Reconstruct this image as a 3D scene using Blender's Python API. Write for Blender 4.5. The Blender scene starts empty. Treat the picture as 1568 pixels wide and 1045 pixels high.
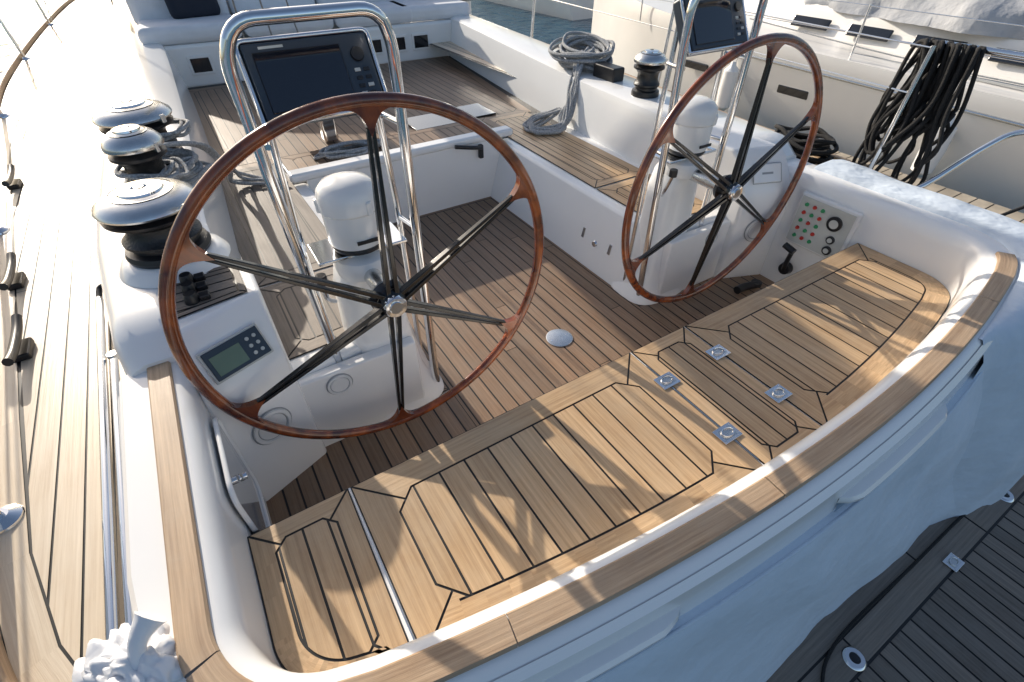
import bpy, math, random, bmesh
from mathutils import Vector, Matrix, noise, Euler
random.seed(7)
R=math.radians
scene=bpy.context.scene
scene.view_settings.view_transform='Standard'
scene.view_settings.look='None'
scene.view_settings.exposure=0
# ---------------------------------------------------------------- materials
def newmat(name):
    m=bpy.data.materials.new(name);m.use_nodes=True
    nt=m.node_tree;b=nt.nodes['Principled BSDF'];return m,nt,b
def N(nt,t,**k):
    n=nt.nodes.new(t)
    for a,v in k.items(): setattr(n,a,v)
    return n
def simple(name,col,rough=.5,metal=0,coat=0,var=.08,scale=8,bump=0,bscale=60,bdist=.01):
    m,nt,b=newmat(name)
    b.inputs['Roughness'].default_value=rough;b.inputs['Metallic'].default_value=metal
    if coat: b.inputs['Coat Weight'].default_value=coat;b.inputs['Coat Roughness'].default_value=.08
    tc=N(nt,'ShaderNodeTexCoord');no=N(nt,'ShaderNodeTexNoise');no.inputs['Scale'].default_value=scale;no.inputs['Detail'].default_value=5
    nt.links.new(tc.outputs['Object'],no.inputs['Vector'])
    cr=N(nt,'ShaderNodeValToRGB');cr.color_ramp.elements[0].position=.3;cr.color_ramp.elements[1].position=.7
    cr.color_ramp.elements[0].color=[c*(1-var) for c in col]+[1];cr.color_ramp.elements[1].color=[min(1,c*(1+var)) for c in col]+[1]
    nt.links.new(no.outputs['Fac'],cr.inputs['Fac']);nt.links.new(cr.outputs['Color'],b.inputs['Base Color'])
    if bump:
        n2=N(nt,'ShaderNodeTexNoise');n2.inputs['Scale'].default_value=bscale;n2.inputs['Detail'].default_value=4
        nt.links.new(tc.outputs['Object'],n2.inputs['Vector'])
        bu=N(nt,'ShaderNodeBump');bu.inputs['Strength'].default_value=bump;bu.inputs['Distance'].default_value=bdist
        nt.links.new(n2.outputs['Fac'],bu.inputs['Height']);nt.links.new(bu.outputs['Normal'],b.inputs['Normal'])
    return m
def teak(name,c1,c2,rough=.5,tint=.35,grey=(.30,.27,.23),greyamt=.5):
    m,nt,b=newmat(name)
    uv=N(nt,'ShaderNodeUVMap');mp=N(nt,'ShaderNodeMapping');mp.inputs['Scale'].default_value=(2.6,95,1)
    nt.links.new(uv.outputs['UV'],mp.inputs['Vector'])
    no=N(nt,'ShaderNodeTexNoise');no.inputs['Scale'].default_value=1;no.inputs['Detail'].default_value=7;no.inputs['Roughness'].default_value=.7
    nt.links.new(mp.outputs['Vector'],no.inputs['Vector'])
    cr=N(nt,'ShaderNodeValToRGB');cr.color_ramp.elements[0].position=.32;cr.color_ramp.elements[1].position=.68
    cr.color_ramp.elements[0].color=(*c1,1);cr.color_ramp.elements[1].color=(*c2,1)
    nt.links.new(no.outputs['Fac'],cr.inputs['Fac'])
    ge=N(nt,'ShaderNodeNewGeometry')
    mr=N(nt,'ShaderNodeMapRange');mr.inputs['To Min'].default_value=1-tint;mr.inputs['To Max'].default_value=1+tint*.6
    nt.links.new(ge.outputs['Random Per Island'],mr.inputs['Value'])
    mu=N(nt,'ShaderNodeMix',data_type='RGBA',blend_type='MULTIPLY');mu.inputs['Factor'].default_value=1
    nt.links.new(cr.outputs['Color'],mu.inputs[6])
    cb=N(nt,'ShaderNodeCombineColor')
    for i in range(3): nt.links.new(mr.outputs['Result'],cb.inputs[i])
    nt.links.new(cb.outputs['Color'],mu.inputs[7])
    tc=N(nt,'ShaderNodeTexCoord');n3=N(nt,'ShaderNodeTexNoise');n3.inputs['Scale'].default_value=4.5;n3.inputs['Detail'].default_value=7;n3.inputs['Roughness'].default_value=.75
    nt.links.new(tc.outputs['Object'],n3.inputs['Vector'])
    m3=N(nt,'ShaderNodeMapRange');m3.inputs['From Min'].default_value=.35;m3.inputs['From Max'].default_value=.7;m3.inputs['To Max'].default_value=greyamt
    nt.links.new(n3.outputs['Fac'],m3.inputs['Value'])
    mg=N(nt,'ShaderNodeMix',data_type='RGBA');nt.links.new(m3.outputs['Result'],mg.inputs[0])
    nt.links.new(mu.outputs[2],mg.inputs[6]);mg.inputs[7].default_value=(*grey,1)
    nt.links.new(mg.outputs[2],b.inputs['Base Color'])
    mrr=N(nt,'ShaderNodeMapRange');mrr.inputs['To Min'].default_value=rough-.08;mrr.inputs['To Max'].default_value=rough+.2
    nt.links.new(n3.outputs['Fac'],mrr.inputs['Value']);nt.links.new(mrr.outputs['Result'],b.inputs['Roughness'])
    bu=N(nt,'ShaderNodeBump');bu.inputs['Strength'].default_value=.5;bu.inputs['Distance'].default_value=.002
    nt.links.new(no.outputs['Fac'],bu.inputs['Height']);nt.links.new(bu.outputs['Normal'],b.inputs['Normal'])
    return m
M={}
M['white']=simple('gelcoat',(.90,.895,.88),.2,var=.015,scale=3,coat=.3,bump=.012,bscale=6)
M['white2']=simple('nonskid_white',(.80,.80,.79),.5,var=.03,bump=.15,bscale=300)
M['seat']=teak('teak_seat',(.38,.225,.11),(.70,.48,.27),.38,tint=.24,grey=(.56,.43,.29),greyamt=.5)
M['floor']=teak('teak_floor_shaded',(.18,.105,.06),(.34,.215,.13),.40,tint=.28,grey=(.25,.195,.145),greyamt=.6)  # teak darkened: cockpit shade is put into the colour
M['deck']=teak('teak_deck',(.58,.45,.31),(.80,.68,.52),.34,tint=.12,grey=(.72,.62,.49),greyamt=.6)
M['greyteak']=teak('teak_weathered',(.14,.108,.082),(.30,.24,.19),.55,grey=(.25,.22,.19),greyamt=.6)
M['rail']=teak('teak_rail',(.28,.17,.095),(.60,.42,.26),.45,tint=.12,grey=(.48,.38,.28),greyamt=.5)
M['caulk']=simple('black_caulk',(.012,.012,.013),.5)
M['chrome']=simple('stainless_steel',(.80,.81,.82),.10,metal=1,var=.03)
M['satin']=simple('satin_metal',(.70,.70,.68),.26,metal=1,var=.06,scale=30)
M['black']=simple('black_plastic',(.015,.015,.017),.35)
M['carbon']=simple('black_lacquer',(.005,.005,.006),.22,coat=.3)
M['drum']=simple('winch_drum',(.05,.05,.05),.35,metal=.7,bump=.3,bscale=120)
M['screen']=simple('screen_glass',(.005,.008,.016),.05,coat=1)
M['lcd']=simple('lcd_green',(.14,.20,.14),.2)
M['bezel']=simple('instrument_housing',(.03,.045,.065),.35)
M['panel']=simple('panel_grey',(.55,.56,.53),.35)
M['seam']=simple('hatch_seam',(.35,.36,.37),.5)
M['slot']=simple('slot_blue_grey',(.22,.30,.40),.5)
M['red']=simple('red_button',(.5,.04,.03),.4);M['green']=simple('green_button',(.04,.3,.12),.4)
M['canvas']=simple('canvas_cover',(.66,.74,.83),.75,var=.06,scale=3,bump=.8,bscale=3.5,bdist=.06)
M['cushion']=simple('cushion_fabric',(.78,.79,.82),.8,var=.05,bump=.2,bscale=20)
M['navy']=simple('navy_fabric',(.015,.02,.035),.8)
M['ropeb']=simple('black_rope',(.012,.011,.011),.75,bump=.8,bscale=250)
M['ropew']=simple('white_rope',(.40,.41,.42),.75,var=.4,scale=110,bump=.8,bscale=250)
M['concrete']=simple('pontoon_boards',(.40,.35,.28),.8,var=.25,scale=4,bump=.3,bscale=20)
M['glass']=simple('tinted_window',(.01,.012,.016),.06,coat=1)
M['acrylic']=simple('smoked_acrylic',(.36,.41,.46),.06,coat=1,var=.3,scale=4)
M['hullwhite']=simple('yacht_white',(.90,.87,.82),.25,var=.03,scale=2)
M['sailcover']=simple('grey_sailcover',(.42,.43,.45),.8,var=.15,scale=3,bump=.7,bscale=5,bdist=.05)
M['bag']=simple('white_bag',(.86,.86,.87),.4,var=.02,bump=.3,bscale=14,bdist=.02)
m,nt,b=newmat('varnished_mahogany')
tc=N(nt,'ShaderNodeTexCoord');no=N(nt,'ShaderNodeTexNoise');no.inputs['Scale'].default_value=9;no.inputs['Detail'].default_value=6;no.inputs['Distortion'].default_value=1.5
nt.links.new(tc.outputs['Object'],no.inputs['Vector']);cr=N(nt,'ShaderNodeValToRGB')
cr.color_ramp.elements[0].position=.35;cr.color_ramp.elements[0].color=(.075,.011,.003,1);cr.color_ramp.elements[1].position=.7;cr.color_ramp.elements[1].color=(.36,.078,.011,1)
nt.links.new(no.outputs['Fac'],cr.inputs['Fac']);nt.links.new(cr.outputs['Color'],b.inputs['Base Color'])
b.inputs['Roughness'].default_value=.25;b.inputs['Coat Weight'].default_value=.8;b.inputs['Coat Roughness'].default_value=.04
M['mahog']=m
m,nt,b=newmat('harbour_water');b.inputs['Base Color'].default_value=(.02,.09,.15,1);b.inputs['Roughness'].default_value=.10
tc=N(nt,'ShaderNodeTexCoord');no=N(nt,'ShaderNodeTexNoise');no.inputs['Scale'].default_value=2.2;no.inputs['Detail'].default_value=6;nt.links.new(tc.outputs['Object'],no.inputs['Vector'])
bu=N(nt,'ShaderNodeBump');bu.inputs['Strength'].default_value=.7;bu.inputs['Distance'].default_value=.3;nt.links.new(no.outputs['Fac'],bu.inputs['Height']);nt.links.new(bu.outputs['Normal'],b.inputs['Normal'])
M['water']=m
# ---------------------------------------------------------------- helpers
def link(o,par=None):
    bpy.context.collection.objects.link(o)
    if par: o.parent=par
    return o
def empty(name,loc=(0,0,0)):
    e=bpy.data.objects.new(name,None);e.empty_display_size=.1;link(e);e.location=loc
    return e
def mk(name,vs,fs,mat,par=None,smooth=True,ang=35,uvs=None,bevel=0,seg=2):
    me=bpy.data.meshes.new(name);me.from_pydata([tuple(v) for v in vs],[],fs);me.materials.append(M[mat] if isinstance(mat,str) else mat)
    if uvs:
        ul=me.uv_layers.new(name='UVMap')
        for i,u in enumerate(uvs): ul.data[i].uv=u
    me.update()
    if smooth:
        me.shade_smooth();me.set_sharp_from_angle(angle=R(ang))
    o=bpy.data.objects.new(name,me);link(o,par)
    if bevel:
        md=o.modifiers.new('b','BEVEL');md.width=bevel;md.segments=seg;md.limit_method='ANGLE';md.angle_limit=R(30);md.harden_normals=True
    return o
def fixn(o):
    bm=bmesh.new();bm.from_mesh(o.data);bmesh.ops.recalc_face_normals(bm,faces=bm.faces);bm.to_mesh(o.data);bm.free();return o
def box(name,c,s,mat,par=None,rot=(0,0,0),bevel=.004,seg=2):
    x,y,z=[a/2 for a in s]
    vs=[Vector((i*x,j*y,k*z)) for i in(-1,1) for j in(-1,1) for k in(-1,1)]
    mt=Euler([R(a) for a in rot]).to_matrix()
    vs=[mt@v+Vector(c) for v in vs]
    fs=[(0,1,3,2),(4,6,7,5),(0,4,5,1),(2,3,7,6),(0,2,6,4),(1,5,7,3)]
    return mk(name,vs,fs,mat,par,bevel=bevel,seg=seg)
def prism(name,poly,z0,z1,mat,par=None,bevel=.0,seg=3,top=None):
    n=len(poly);top=top or poly
    vs=[(p[0],p[1],z0) for p in poly]+[(p[0],p[1],z1) for p in top]
    fs=[tuple(range(n))[::-1],tuple(range(n,2*n))]+[(i,(i+1)%n,n+(i+1)%n,n+i) for i in range(n)]
    return fixn(mk(name,vs,fs,mat,par,bevel=bevel,seg=seg))
def catmull(pts,sub=8,closed=False):
    P=[Vector(p) for p in pts];n=len(P);out=[]
    rng=range(n) if closed else range(n-1)
    for i in rng:
        if closed: a,b,c,d=P[(i-1)%n],P[i],P[(i+1)%n],P[(i+2)%n]
        else: a,b,c,d=P[max(i-1,0)],P[i],P[i+1],P[min(i+2,n-1)]
        for k in range(sub):
            t=k/sub
            out.append(.5*((2*b)+(c-a)*t+(2*a-5*b+4*c-d)*t*t+(3*b-a-3*c+d)*t**3))
    if not closed: out.append(P[-1])
    return out
def tube(name,pts,r,mat,par=None,closed=False,seg=10,sub=0):
    P=catmull(pts,sub,closed) if sub else [Vector(p) for p in pts]
    n=len(P);vs=[];fs=[]
    prev=None
    for i in range(n):
        if closed: t=(P[(i+1)%n]-P[i-1])
        else: t=P[min(i+1,n-1)]-P[max(i-1,0)]
        t.normalize()
        if prev is None: prev=t.orthogonal().normalized()
        prev=(prev-t*prev.dot(t)).normalized();bn=t.cross(prev)
        rr=r(i/(n-1)) if callable(r) else r
        for k in range(seg):
            a=2*math.pi*k/seg;vs.append(P[i]+prev*math.cos(a)*rr+bn*math.sin(a)*rr)
    for i in range(n if closed else n-1):
        j=(i+1)%n
        for k in range(seg):
            l=(k+1)%seg;fs.append((i*seg+k,i*seg+l,j*seg+l,j*seg+k))
    if not closed: fs.append(tuple(range(seg))[::-1]);fs.append(tuple((n-1)*seg+k for k in range(seg)))
    return mk(name,vs,fs,mat,par,ang=60)
def fillet(pts,r,n=6):
    P=[Vector(p) for p in pts];out=[P[0]]
    for i in range(1,len(P)-1):
        a=(P[i-1]-P[i]).normalized();b=(P[i+1]-P[i]).normalized()
        s=P[i]+a*r;e=P[i]+b*r
        for k in range(n+1):
            t=k/n;out.append((1-t)**2*s+2*t*(1-t)*P[i]+t*t*e)
    out.append(P[-1]);return out
def lathe(name,prof,c,mat,par=None,seg=40,axis='z',ang=35):
    vs=[];fs=[];n=len(prof)
    for k in range(seg):
        a=2*math.pi*k/seg
        for r,z in prof:
            p=(r*math.cos(a),r*math.sin(a),z)
            if axis=='y': p=(p[0],-p[2],p[1])
            if axis=='x': p=(p[2],p[0],p[1])
            vs.append(Vector(p)+Vector(c))
    for k in range(seg):
        l=(k+1)%seg
        for i in range(n-1): fs.append((k*n+i,l*n+i,l*n+i+1,k*n+i+1))
    o=mk(name,vs,fs,mat,par,ang=ang)
    bm=bmesh.new();bm.from_mesh(o.data);bmesh.ops.remove_doubles(bm,verts=bm.verts,dist=1e-5);bmesh.ops.recalc_face_normals(bm,faces=bm.faces);bm.to_mesh(o.data);bm.free()
    return o
def disc(name,c,r,t,mat,par=None,axis='z',seg=32):
    return lathe(name,[(0,t),(r*.93,t),(r,t*.7),(r,0),(0,0)],c,mat,par,seg,axis)
def clip(poly,nx,ny,c):
    out=[]
    for i in range(len(poly)):
        a=poly[i];b=poly[(i+1)%len(poly)]
        da=nx*a[0]+ny*a[1]-c;db=nx*b[0]+ny*b[1]-c
        if da<=0: out.append(a)
        if (da<0<db) or (db<0<da):
            t=da/(da-db);out.append((a[0]+(b[0]-a[0])*t,a[1]+(b[1]-a[1])*t))
    return out
def inset(poly,ds):
    n=len(poly);out=[];L=[]
    for i in range(n):
        a=poly[i];b=poly[(i+1)%n];dx,dy=b[0]-a[0],b[1]-a[1];l=math.hypot(dx,dy) or 1e-9
        nx,ny=dy/l,-dx/l
        L.append((nx,ny,nx*a[0]+ny*a[1]-ds[i]))
    for i in range(n):
        n1,n2=L[i-1],L[i];det=n1[0]*n2[1]-n1[1]*n2[0]
        if abs(det)<.02:
            d=(ds[i-1]+ds[i])/2;out.append((poly[i][0]-n2[0]*d,poly[i][1]-n2[1]*d))
        else:
            out.append(((n1[2]*n2[1]-n1[1]*n2[2])/det,(n1[0]*n2[2]-n1[2]*n2[0])/det))
    return out
def clean(poly,d):
    out=[]
    for p in poly:
        if out and math.hypot(p[0]-out[-1][0],p[1]-out[-1][1])<d: continue
        out.append(p)
    while len(out)>3 and math.hypot(out[0][0]-out[-1][0],out[0][1]-out[-1][1])<d: out.pop()
    return out
def issharp(a,b,c):
    u=(b[0]-a[0],b[1]-a[1]);v=(c[0]-b[0],c[1]-b[1])
    lu=math.hypot(*u) or 1e-9;lv=math.hypot(*v) or 1e-9
    cr=(u[0]*v[1]-u[1]*v[0])/lu/lv;dt=(u[0]*v[0]+u[1]*v[1])/lu/lv
    return abs(cr)>.42 or dt<.5
def dropshort(poly,minlen):
    poly=list(poly);ch=True
    while ch:
        ch=False;n=len(poly)
        S=[issharp(poly[i-1],poly[i],poly[(i+1)%n]) for i in range(n)]
        for i in range(n):
            if not S[i]:
                for j in((i-1)%n,(i+1)%n):
                    if S[j] and math.hypot(poly[i][0]-poly[j][0],poly[i][1]-poly[j][1])<minlen:
                        poly.pop(i);ch=True;break
            if ch: break
    return poly
class PB:
    def __init__(s): s.v=[];s.f=[];s.uv=[]
    def add(s,poly,z,dx,dy):
        if len(poly)<3: return
        A=sum(poly[i][0]*poly[(i+1)%len(poly)][1]-poly[(i+1)%len(poly)][0]*poly[i][1] for i in range(len(poly)))
        if abs(A)<2e-5: return
        if A<0: poly=poly[::-1]
        o=len(s.v);ru,rv=random.uniform(0,20),random.uniform(0,20)
        for p in poly:
            s.v.append((p[0],p[1],z));s.uv.append((p[0]*dx+p[1]*dy+ru,-p[0]*dy+p[1]*dx+rv))
        s.f.append(tuple(range(o,o+len(poly))))
    def done(s,name,mat,par): return mk(name,s.v,s.f,mat,par,smooth=False,uvs=s.uv)
def strips(pb,poly,z,pitch,ang=0,gap=.006,off=0,butt=0):
    ca,sa=math.cos(R(ang)),math.sin(R(ang)); nx,ny=ca,sa; dx,dy=-sa,ca
    lo=min(p[0]*nx+p[1]*ny for p in poly);hi=max(p[0]*nx+p[1]*ny for p in poly)
    k=math.floor((lo-off)/pitch)
    while off+k*pitch<hi:
        a=off+k*pitch+gap/2;b=off+(k+1)*pitch-gap/2
        q=clip(clip(poly,-nx,-ny,-a),nx,ny,b)
        if len(q)>2:
            if butt:
                t0=min(p[0]*dx+p[1]*dy for p in q)-random.uniform(0,butt);t1=max(p[0]*dx+p[1]*dy for p in q)
                while t0<t1:
                    l=butt*random.uniform(.7,1.3)
                    pb.add(clip(clip(q,-dx,-dy,-(t0+gap/4)),dx,dy,t0+l-gap/4),z,dx,dy);t0+=l
            else: pb.add(q,z,dx,dy)
        k+=1
def panel(name,poly,z,mat,par,bw=.07,ch=.05,pitch=.07,ang=0,gap=.006,edge=.0035,off=0,butt=0,base=True):
    A=sum(poly[i][0]*poly[(i+1)%len(poly)][1]-poly[(i+1)%len(poly)][0]*poly[i][1] for i in range(len(poly)))
    if A<0: poly=poly[::-1]
    poly=clean(poly,.012)
    if bw>0: poly=dropshort(poly,bw*1.15)
    pb=PB();n=len(poly)
    if base: mk(name+'_caulking',[(p[0],p[1],z-.0025) for p in poly],[tuple(range(n))],'caulk',par,smooth=False)
    P=inset(poly,[edge]*n)
    if bw<=0:
        strips(pb,P,z,pitch,ang,gap,off,butt);return pb.done(name,mat,par)
    I=inset(P,[bw]*n)
    dirs=[];nor=[]
    for i in range(n):
        a=P[i];b=P[(i+1)%n];l=math.hypot(b[0]-a[0],b[1]-a[1]);d=((b[0]-a[0])/l,(b[1]-a[1])/l);dirs.append(d);nor.append((d[1],-d[0]))
    inner=P
    for i in range(n):
        inner=clip(inner,nor[i][0],nor[i][1],nor[i][0]*P[i][0]+nor[i][1]*P[i][1]-bw)
    CP={};sharp=[]
    for i in range(n):
        d1,d2=dirs[i-1],dirs[i];sharp.append(issharp(P[i-1],P[i],P[(i+1)%n]))
        if sharp[i] and ch>0:
            v=I[i];a=(v[0]-d1[0]*ch,v[1]-d1[1]*ch);b=(v[0]+d2[0]*ch,v[1]+d2[1]*ch)
            CP[i]=(a,((a[0]+b[0])/2,(a[1]+b[1])/2),b)
            ex,ey=b[0]-a[0],b[1]-a[1];l=math.hypot(ex,ey);nx,ny=ey/l,-ex/l
            inner=clip(inner,nx,ny,nx*a[0]+ny*a[1])
        else: CP[i]=None
    for i in range(n):
        j=(i+1)%n
        pts=[P[i],P[j]];ds=[0]
        ds.append(gap/2 if sharp[j] else 0)
        seq=[]
        if CP[j]: seq+=[(CP[j][1],gap/2),(CP[j][0],gap/2)]
        else: seq+=[(I[j],gap/2)]
        if CP[i]: seq+=[(CP[i][2],gap/2),(CP[i][1],gap/2 if sharp[i] else 0)]
        else: seq+=[(I[i],gap/2 if sharp[i] else 0)]
        pts+=[q for q,_ in seq];ds+=[g for _,g in seq]
        pb.add(inset(pts,ds),z,*dirs[i])
    inner=clean(inner,.004)
    inner=inset(inner,[gap/2]*len(inner))
    strips(pb,inner,z,pitch,ang,gap,off,butt)
    return pb.done(name,mat,par)
def loft(name,path,proffn,mat,par=None,flip=False,ang=35,uv=False):
    n=len(path);vs=[];fs=[];m=None;L=0;uvv=[]
    for i in range(n):
        a=path[max(i-1,0)];b=path[min(i+1,n-1)]
        tx,ty=b[0]-a[0],b[1]-a[1];l=math.hypot(tx,ty);nx,ny=ty/l,-tx/l
        if flip: nx,ny=-nx,-ny
        if i: L+=math.hypot(path[i][0]-path[i-1][0],path[i][1]-path[i-1][1])
        pr=proffn(i);m=len(pr);acc=0
        for k,(d,z) in enumerate(pr):
            if k: acc+=math.hypot(d-pr[k-1][0],z-pr[k-1][1])
            vs.append((path[i][0]+nx*d,path[i][1]+ny*d,z));uvv.append((L,acc))
    uvs=[]
    for i in range(n-1):
        for k in range(m-1):
            f=(i*m+k,(i+1)*m+k,(i+1)*m+k+1,i*m+k+1);fs.append(f)
            uvs+=[uvv[q] for q in f]
    return mk(name,vs,fs,mat,par,ang=ang,uvs=uvs if uv else None)
def lerp(t,tab):
    if t<=tab[0][0]: return tab[0][1]
    for (a,va),(b,vb) in zip(tab,tab[1:]):
        if t<=b:
            u=(t-a)/(b-a);return va+(vb-va)*u
    return tab[-1][1]
# ================================================================= yacht
yacht=empty('sailing_yacht')
side=[(-1.41,1.42-.82*i/10) for i in range(10)]
arc=[(-1.19+.22*math.cos(R(a)),.58+.22*math.sin(R(a))) for a in range(180,256,5)]
par_=[(x/100,.23+.085*(x/100)**2) for x in range(-118,1,6)]
half=side+arc+par_
OUT=half+[(-x,y) for x,y in half[::-1][1:]]
def cop(i):
    x,y=OUT[i]
    wo=lerp(y,[(.35,.090),(.75,.14)])
    return [(-.045,.38),(-.040,.53),(-.032,.572),(-.014,.594),(.0,.598),(.06,.598),(wo-.014,.594),(wo,.578),(wo+.012,.44)]
loft('cockpit_coaming',OUT,cop,'white',yacht)
n=len(OUT);cuts=[0,13,19,30,n//2-4,n-1-30,n-1-21]
for a,b in zip(cuts,cuts[1:]):
    s=[list(p) for p in OUT[a:b+1]]
    dx,dy=s[1][0]-s[0][0],s[1][1]-s[0][1];l=math.hypot(dx,dy);s[0]=[s[0][0]+dx/l*.0018,s[0][1]+dy/l*.0018]
    loft('cap_rail',s,lambda i:[(.001,.590),(.001,.606),(.005,.610),(.056,.610),(.060,.606),(.060,.590)],'rail',yacht,uv=True,ang=20)
S0=14;ST=OUT[S0:n-S0]
loft('transom',ST,lambda i:[(.088,.585),(.104,.572),(.112,.50),(.118,.44),(.120,.40)],'white',yacht)
def spread(x): return lerp(x,[(-1.4,.02),(-.6,0),(.3,.0),(1.0,.10),(1.25,.24),(1.42,.34)])
def refine(p,k):
    return [(v.x,v.y) for v in catmull([(a,b,0) for a,b in p],k)]
STF=refine(ST,3)
def canv(i):
    x=STF[i][0]
    nz=lambda z:.022*noise.noise(Vector((x*2.2+z*2.6,z*1.1,0)))+.012*noise.noise(Vector((x*7+z*4,z*2,3)))+.010*abs(noise.noise(Vector((x*3.2-z*5,z*1.5,8))))
    e=spread(x)
    out=[(.109,.462),(.130,.463),(.142,.448)]
    for z,d,f in((.40,.150,.05),(.31,.168,.2),(.20,.187,.33),(.10,.203,.45),(-.01,.219,.58),(-.12,.234,.7),(-.22,.248,.8),(-.33,.262,.9),(-.42,.272,.96),(-.475,.28,1),(-.52,.282,1)):
        out.append((d+f*e+nz(z)*(1 if z<.38 else .4),z))
    return out
loft('canvas_skirt',STF,canv,'canvas',yacht,ang=80)
tube('canvas_bolt_rope',[(p[0]+0,p[1]-.134,.458) for p in STF if abs(p[0])<1.1],.006,'canvas',yacht,seg=8)
QP=refine(OUT[n-35:n-2],3)
def canv2(i):
    x,y=QP[i]
    w=.010*noise.noise(Vector((x*6,y*6,0)))
    t=min(1,i/36);t=t*t*(3-2*t)
    o=.045+.06*t
    f=.085+.275*t
    return [(.064,.590+.004*t),(.072,.598+.014*t),(o+.015+f*.25,.598+.012*t+w*t),(o+f*.6,.575+.013*t+w*t),(o+f*.88,.53+w*t),(o+f,.44),(o+f*1.10+.02,.2),(o+f*1.2+.05*t,-.2),(o+f*1.3+.08*t,-.9)]
loft('quarter_canvas',QP,canv2,'canvas',yacht,ang=80)
for xa,xb in((-1.0,-.60),(-.10,.44)):
    pts=[(xx/100,.23+.085*(xx/100)**2) for xx in range(int(xa*100),int(xb*100)+1,2)]
    m_=len(pts)
    def env(i): return min(1,min(i,m_-1-i)/3)**.5
    loft('grab_slot_lip',pts,lambda i:[(.108,.522),(.110+.022*env(i),.522),(.112+.028*env(i),.514),(.112+.028*env(i),.504),(.112+.020*env(i),.498)],'white',yacht)
    loft('grab_slot',pts,lambda i:[(.112+.019*env(i),.499),(.1165,.496),(.1195,.474),(.121,.470)],'slot',yacht)
# ---- aft seat
seatz=.40;X0=1.383
def inn(d):
    out=[]
    for i in range(n):
        a=OUT[max(i-1,0)];b=OUT[min(i+1,n-1)];tx,ty=b[0]-a[0],b[1]-a[1];l=math.hypot(tx,ty)
        out.append((OUT[i][0]-ty/l*d,OUT[i][1]+tx/l*d))
    return out
SI=[p for p in inn(.046) if p[1]<.82]
seatpoly=[(-X0+.018,.87)]+SI+[(X0-.018,.87)]
prism('aft_seat_base',seatpoly,-.02,seatz-.004,'white',yacht)
def cutx(poly,a,b): return clip(clip(poly,-1,0,-a),1,0,b)
sp=seatpoly
panel('aft_seat_end_panel',cutx(sp,-1.4,-1.103),seatz,'seat',yacht,bw=.050,ch=.03,pitch=.062)
panel('aft_seat_panel',cutx(sp,-1.097,-.072),seatz,'seat',yacht,bw=.085,ch=.055,pitch=.079)
panel('aft_seat_hatch',cutx(sp,-.068,.20),seatz,'seat',yacht,bw=.05,ch=.03,pitch=.065)
panel('aft_seat_side_panel',cutx(sp,.203,1.4),seatz,'seat',yacht,bw=.085,ch=.055,pitch=.079)
box('seat_joint_strip',(-1.10,.60,seatz-.0004),(.0035,.52,.002),'satin',yacht,bevel=0)
box('seat_joint_strip',(-.070,.56,seatz+.0002),(.0035,.46,.002),'satin',yacht,bevel=0)
def latch(x,y,z,rot=0):
    g=empty('deck_latch',(x,y,z));g.rotation_euler=(0,0,R(rot))
    box('plate',(0,0,.003),(.075,.055,.004),'chrome',g,bevel=.0015)
    box('recess',(0,0,.0058),(.05,.035,.001),'satin',g,bevel=0)
    tube('ring',[(.022*math.cos(a*.785),.014*math.sin(a*.785),.009) for a in range(8)],.003,'chrome',g,closed=True,sub=3,seg=6)
    disc('screw',(.032,.02,.005),.003,.001,'satin',g);disc('screw',(-.032,-.02,.005),.003,.001,'satin',g)
    return g
for x,y in((-.066,.695),(-.072,.44),(.19,.70),(.20,.46)): latch(x,y,seatz+.001)
# ---- cockpit floor
pb=PB()
mk('floor_caulking',[(-1.4,.8,-.0025),(1.4,.8,-.0025),(1.4,1.56,-.0025),(-1.4,1.56,-.0025)],[(0,1,2,3)],'caulk',yacht,smooth=False)
mk('floor_caulking',[(-.66,1.56,-.0025),(.66,1.56,-.0025),(.66,3.0,-.0025),(-.66,3.0,-.0025)],[(0,1,2,3)],'caulk',yacht,smooth=False)
strips(pb,[(-.56,.93),(.56,.93),(.56,2.93),(-.56,2.93)],0,.064,0,.007,off=.032,butt=1.9)
strips(pb,[(-1.30,.93),(-.563,.93),(-.563,1.40),(-1.30,1.40)],0,.064,0,.007,off=.032)
strips(pb,[(.563,.93),(1.30,.93),(1.30,1.40),(.563,1.40)],0,.064,0,.007,off=.032)
for q,d in(([(-1.38,.84),(1.38,.84),(1.31,.925),(-1.31,.925)],(1,0)),([(-1.38,.845),(-1.307,.93),(-1.307,1.40),(-1.38,1.42)],(0,1)),([(1.38,.845),(1.38,1.42),(1.307,1.40),(1.307,.93)],(0,1)),
            ([(-.66,1.5),(-.567,1.41),(-.567,2.93),(-.66,2.99)],(0,1)),([(.66,1.5),(.66,2.99),(.567,2.93),(.567,1.41)],(0,1)),([(-1.38,1.407),(-.57,1.407),(-.66,1.5),(-1.38,1.5)],(1,0)),([(.57,1.407),(1.38,1.407),(1.38,1.5),(.66,1.5)],(1,0)),([(-.56,2.937),(.56,2.937),(.6,3.0),(-.6,3.0)],(1,0))):
    pb.add(q,0,*d)
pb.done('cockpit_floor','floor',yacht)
dp=empty('deck_plate',(.05,1.42,0));disc('cap',(0,0,.001),.066,.005,'satin',dp);disc('screw',(.045,.0,.006),.005,.001,'chrome',dp);disc('screw',(-.045,.0,.006),.005,.001,'chrome',dp)
for s in(-1,1):
    box('cockpit_side',(s*1.392,1.12,.18),(.055,.62,.42),'white',yacht,bevel=.004)
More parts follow.
